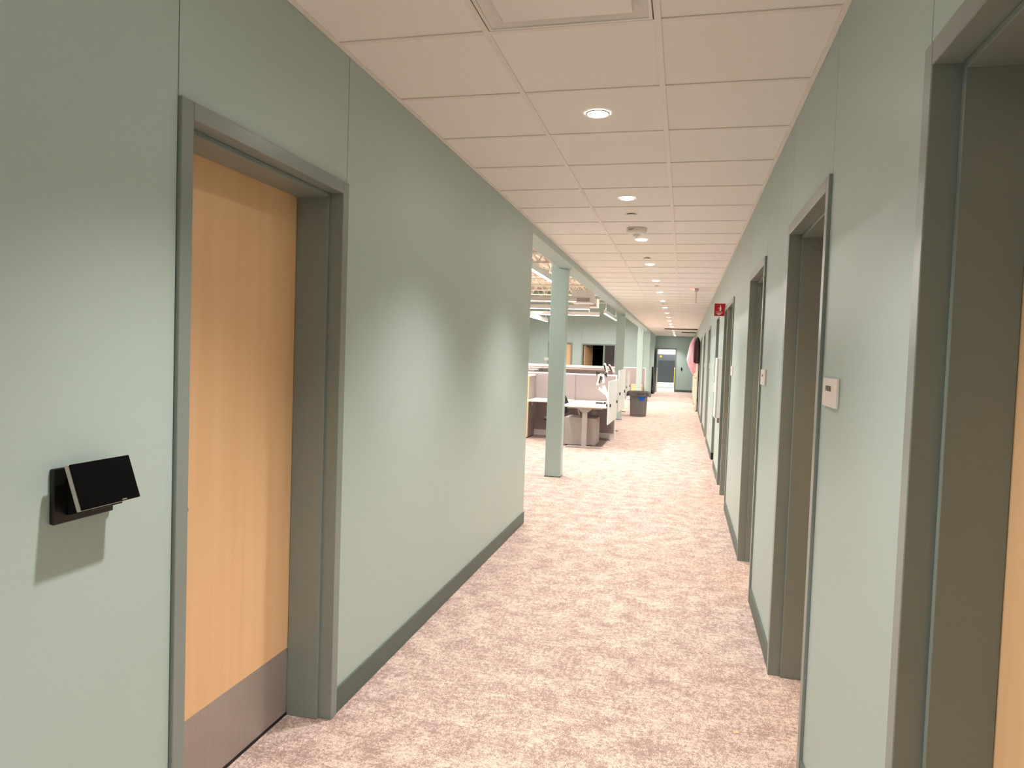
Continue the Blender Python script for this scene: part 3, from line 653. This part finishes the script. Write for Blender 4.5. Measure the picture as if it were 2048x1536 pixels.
# station 3 and 4 around the middle partition
D_ = desk('white desk behind the middle partition beyond the second column', -2.20, -1.50, 19.15, 20.6, 0.74)
screen(D_, 'narrow far white privacy screen beside the trash can', -1.475, 19.2, 20.6, 0.45, 1.16)
arm('far bare monitor arm on the desk beyond the second column', (-1.60, 19.9, 0.741), (-1.56, 19.9, 1.05), (-1.66, 19.8, 1.29), -1)
o = thing('storage_tower', 'low maple cabinet seen beside the last column', 'cabinet', (-1.62, 26.7, 0)); box('carcass', (-0.2, 0.2, -0.24, 0.26, 0.015, 0.60), 'grey_metal', o); box('door', (-0.2, 0.2, -0.26, -0.241, 0.02, 0.6), 'maple', o, 0.003); box('plinth', (-0.19, 0.19, -0.23, 0.25, 0, 0.015), 'black_matte', o)
o = thing('storage_tower', 'maple fronted storage tower in the middle cubicle row', 'cabinet', (-4.4, 18.6, 0)); box('carcass', (-0.6, 0.6, -0.24, 0.34, 0.015, 1.13), 'grey_metal', o); box('door', (-0.6, 0.6, -0.26, -0.241, 0.02, 1.13), 'maple', o, 0.003); box('top', (-0.61, 0.61, -0.265, 0.345, 1.131, 1.16), 'trim_white', o); box('plinth', (-0.59, 0.59, -0.23, 0.33, 0, 0.015), 'black_matte', o)
# small things on top of the far partition, plate on the back wall
o = thing('wall_plate', 'small white notice plate on the office back wall', 'sign', (-5.66, OFF_BACK, 1.40)); box('plate', (-0.09, 0.09, -0.02, -0.0005, -0.06, 0.06), 'sign_white', o, 0.002); box('backing', (-0.08, 0.08, -0.0005, 0, -0.05, 0.05), 'grey_metal', o)

# ------------------------------------------------------------------ open office ceiling: ribbed deck, joists, pendants, services
bm = bmesh.new(); x = OFF_LEFT-0.1; pr = []
while x < -1.3:
    pr += [(x, DECK), (x+0.09, DECK), (x+0.11, DECK+0.06), (x+0.19, DECK+0.06), (x+0.21, DECK)]; x += 0.21
pr += [(-1.3, DECK+0.12), (OFF_LEFT-0.1, DECK+0.12)]
prism(bm, pr, 1, WALL_END-0.2, OFF_BACK+0.2); dk = struct(obj('ceiling_office', bm, 'deck'))
jm = None
y = 8.1
while y < OFF_BACK-0.5:
    if jm is None:
        bm = bmesh.new(); x0, x1 = OFF_LEFT+0.02, -1.56; zt, zb = DECK-0.01, DECK-0.52
        bx(bm, x0, x1, -0.05, 0.05, zt-0.03, zt); bx(bm, x0, x1, -0.05, 0.05, zb, zb+0.035)
        xx = x0
        while xx < x1-0.5: rod(bm, (xx, 0, zb+0.02), (xx+0.25, 0, zt-0.02), 0.012, 6); rod(bm, (xx+0.25, 0, zt-0.02), (xx+0.5, 0, zb+0.02), 0.012, 6); xx += 0.5
        jm = obj('joist', bm, 'joist', dk); jm.location = (0, y, 0)
    else: copy_part(jm, dk, (0, y, 0))
    y += 1.75
def pendant(lab, p, q):
    """linear pendant luminaire from p to q (x or y parallel), bottom lens at the given height"""
    p = Vector(p); q = Vector(q); c = (p+q)/2; L = (q-p).length; rot = 0 if abs(q.x-p.x) > 0.1 else math.pi/2
    o = thing('pendant_light', lab, 'ceiling light', c, rot, 'linear pendants over the open office')
    box('housing', (-L/2, L/2, -0.035, 0.035, 0.004, 0.12), 'white_metal', o, 0.004)
    box('lens', (-L/2+0.01, L/2-0.01, -0.03, 0.03, -0.006, 0.0035), 'tube', o, 0.004)
    for s in (-0.42, 0.42):
        bm = bmesh.new(); rod(bm, (s*L, 0, 0.12), (s*L, 0, DECK-c.z-0.005), 0.004, 6); obj('suspension_cable', bm, 'white_metal', o)
    ld = bpy.data.lights.new('pendant_glow', 'AREA'); ld.shape = 'RECTANGLE'; ld.size = L; ld.size_y = 0.06; ld.energy = OFFICE_W*L/4.0; ld.color = OFFICE_COL
    lo = bpy.data.objects.new('pendant_glow', ld); C.objects.link(lo); lo.parent = o; lo.location = (0, 0, -0.02)
    box('uplight_lens', (-L/2+0.02, L/2-0.02, -0.028, 0.028, 0.1202, 0.125), 'white_plastic', o)
    lu = bpy.data.lights.new('pendant_uplight', 'AREA'); lu.shape = 'RECTANGLE'; lu.size = L; lu.size_y = 0.05; lu.energy = OFFICE_W*L/4.0*0.12; lu.color = OFFICE_COL
    lo = bpy.data.objects.new('pendant_uplight', lu); C.objects.link(lo); lo.parent = o; lo.location = (0, 0, 0.135); lo.rotation_euler = (math.pi, 0, 0)
    return o
PZ = 3.0
pendant('linear pendant light running lengthwise, cut off by the nearest column', (-2.62, 7.6, PZ), (-2.62, 14.4, PZ))
pendant('linear pendant light running lengthwise beside the second column', (-2.62, 23.9, PZ), (-2.62, 28.2, PZ))
pendant('short lengthwise pendant light low against the back wall at left', (-5.15, 23.6, PZ-0.16), (-5.15, 27.0, PZ-0.16))
pendant('crosswise linear pendant light nearest of three, behind the first column', (-7.6, 19.0, PZ), (-2.85, 19.0, PZ))
pendant('middle of the three crosswise linear pendant lights', (-7.6, 22.0, PZ), (-2.88, 22.0, PZ))
pendant('farthest of the three crosswise linear pendant lights', (-7.6, 25.2, PZ), (-2.94, 25.2, PZ))
pendant('crosswise linear pendant light hidden behind the wall end', (-8.2, 11.5, PZ), (-4.0, 11.5, PZ))
# ceiling services
for lab, loc, s in (('white fan coil box hung under the office ceiling past the first column', (-2.95, 21.0, 3.28), (0.3, 0.35, 0.18)), ('white fan coil box hung near the second column', (-3.05, 24.2, 3.35), (0.16, 0.3, 0.14))):
    o = thing('fan_coil_unit', lab, 'air unit', loc, 0, 'fan coil units')
    box('casing', (-s[0], s[0], -s[1], s[1], -s[2], s[2]), 'white_metal', o, 0.01); box('grille', (-s[0]*0.8, s[0]*0.8, -s[1]-0.006, -s[1], -s[2]*0.8, -s[2]*0.2), 'grey_metal', o)
    bm = bmesh.new()
    for sx in (-0.9, 0.9): rod(bm, (sx*s[0], 0, s[2]), (sx*s[0], 0, DECK-loc[2]-0.005), 0.006, 6)
    obj('hanger_rod', bm, 'white_metal', o)
    box('access_panel', (-s[0]*0.7, s[0]*0.7, -s[1]-0.008, -s[1], s[2]*0.0, s[2]*0.8), 'white_plastic', o, 0.003)
o = thing('spiral_duct', 'round ribbed duct under the office ceiling near the second column', 'duct', (-2.3, 24.0, 3.75))
bm = bmesh.new()
for k in range(36):
    yy = -3.6+k*0.2; rod(bm, (0, yy, 0), (0, yy+0.17, 0), 0.26, 24); rod(bm, (0, yy+0.17, 0), (0, yy+0.2, 0), 0.272, 24)
obj('duct_body', bm, 'deck', o)
bm = bmesh.new()
for yy in (-2.5, 0, 2.5): rod(bm, (0, yy, 0.25), (0, yy, DECK-3.75-0.005), 0.006, 6)
obj('hanger_rod', bm, 'white_metal', o)
for lab, x, y, z in (('thin white conduit run under the office ceiling, nearer one', -2.2, 15.0, 3.7), ('thin white conduit run under the office ceiling, farther one', -2.2, 20.2, 3.55)):
    o = thing('conduit', lab, 'pipe', (x, y, z), 0, 'conduits'); bm = bmesh.new(); rod(bm, (-6, 0, 0), (-0.3, 0, 0), 0.03, 10); rod(bm, (-0.3, 0, 0), (-0.12, 0, 0.15), 0.03, 10); rod(bm, (-0.12, 0, 0.15), (-0.12, 0, DECK-z-0.005), 0.03, 10); obj('pipe', bm, 'joist', o)
    bm = bmesh.new()
    for xx in (-5, -3, -1): rod(bm, (xx, 0, 0), (xx, 0, DECK-z-0.005), 0.008, 6)
    obj('strap', bm, 'white_metal', o)

# ------------------------------------------------------------------ room beyond the far door
o = thing('machine_enclosure', 'dark blue-grey machine enclosure seen through the far doorway', 'machine', (-0.87, 40.6, 0.3))
bm = bmesh.new(); prism(bm, [(-0.6, 0), (-0.6, 1.2), (-0.45, 1.55), (0.6, 1.55), (0.6, 0)], 0, -0.5, 0.45)
obj('cover', bm, 'board_dark', o, 0.01)
box('notice', (-0.40, -0.30, -0.53, -0.51, 1.35, 1.47), 'yellow', o); boxes('leg', [(x_, x_+0.06, y_, y_+0.06, -0.30, 0) for x_ in (-0.48, 0.38) for y_ in (-0.5, 0.5)], 'white_metal', o)
o = thing('bollard', 'yellow bollard with dark cap just inside the far doorway', 'bollard', (-0.42, 39.2, 0)); bm = bmesh.new(); rod(bm, (0, 0, 0.0), (0, 0, 1.15), 0.045, 16); obj('post', bm, 'yellow', o); bm = bmesh.new(); rod(bm, (0, 0, 1.15), (0, 0, 1.4), 0.046, 16); obj('cap', bm, 'black', o); bm = bmesh.new(); rod(bm, (0, 0, 1.05), (0, 0, 1.12), 0.047, 16); obj('band', bm, 'white_plastic', o)
o = thing('high_bay_light', 'warehouse ceiling light beyond the far doorway', 'ceiling light', (-0.5, 41, 4.8)); box('housing', (-1, 1, -2, 2, 0, 0.08), 'white_metal', o); box('lens', (-0.95, 0.95, -1.95, 1.95, -0.01, -0.001), 'tube', o)
ld = bpy.data.lights.new('high_bay_glow', 'AREA'); ld.shape = 'RECTANGLE'; ld.size = 1.9; ld.size_y = 3.9; ld.energy = 420; ld.color = (1, 0.96, 0.92)
lo = bpy.data.objects.new('high_bay_glow', ld); C.objects.link(lo); lo.parent = o; lo.location = (0, 0, -0.03)
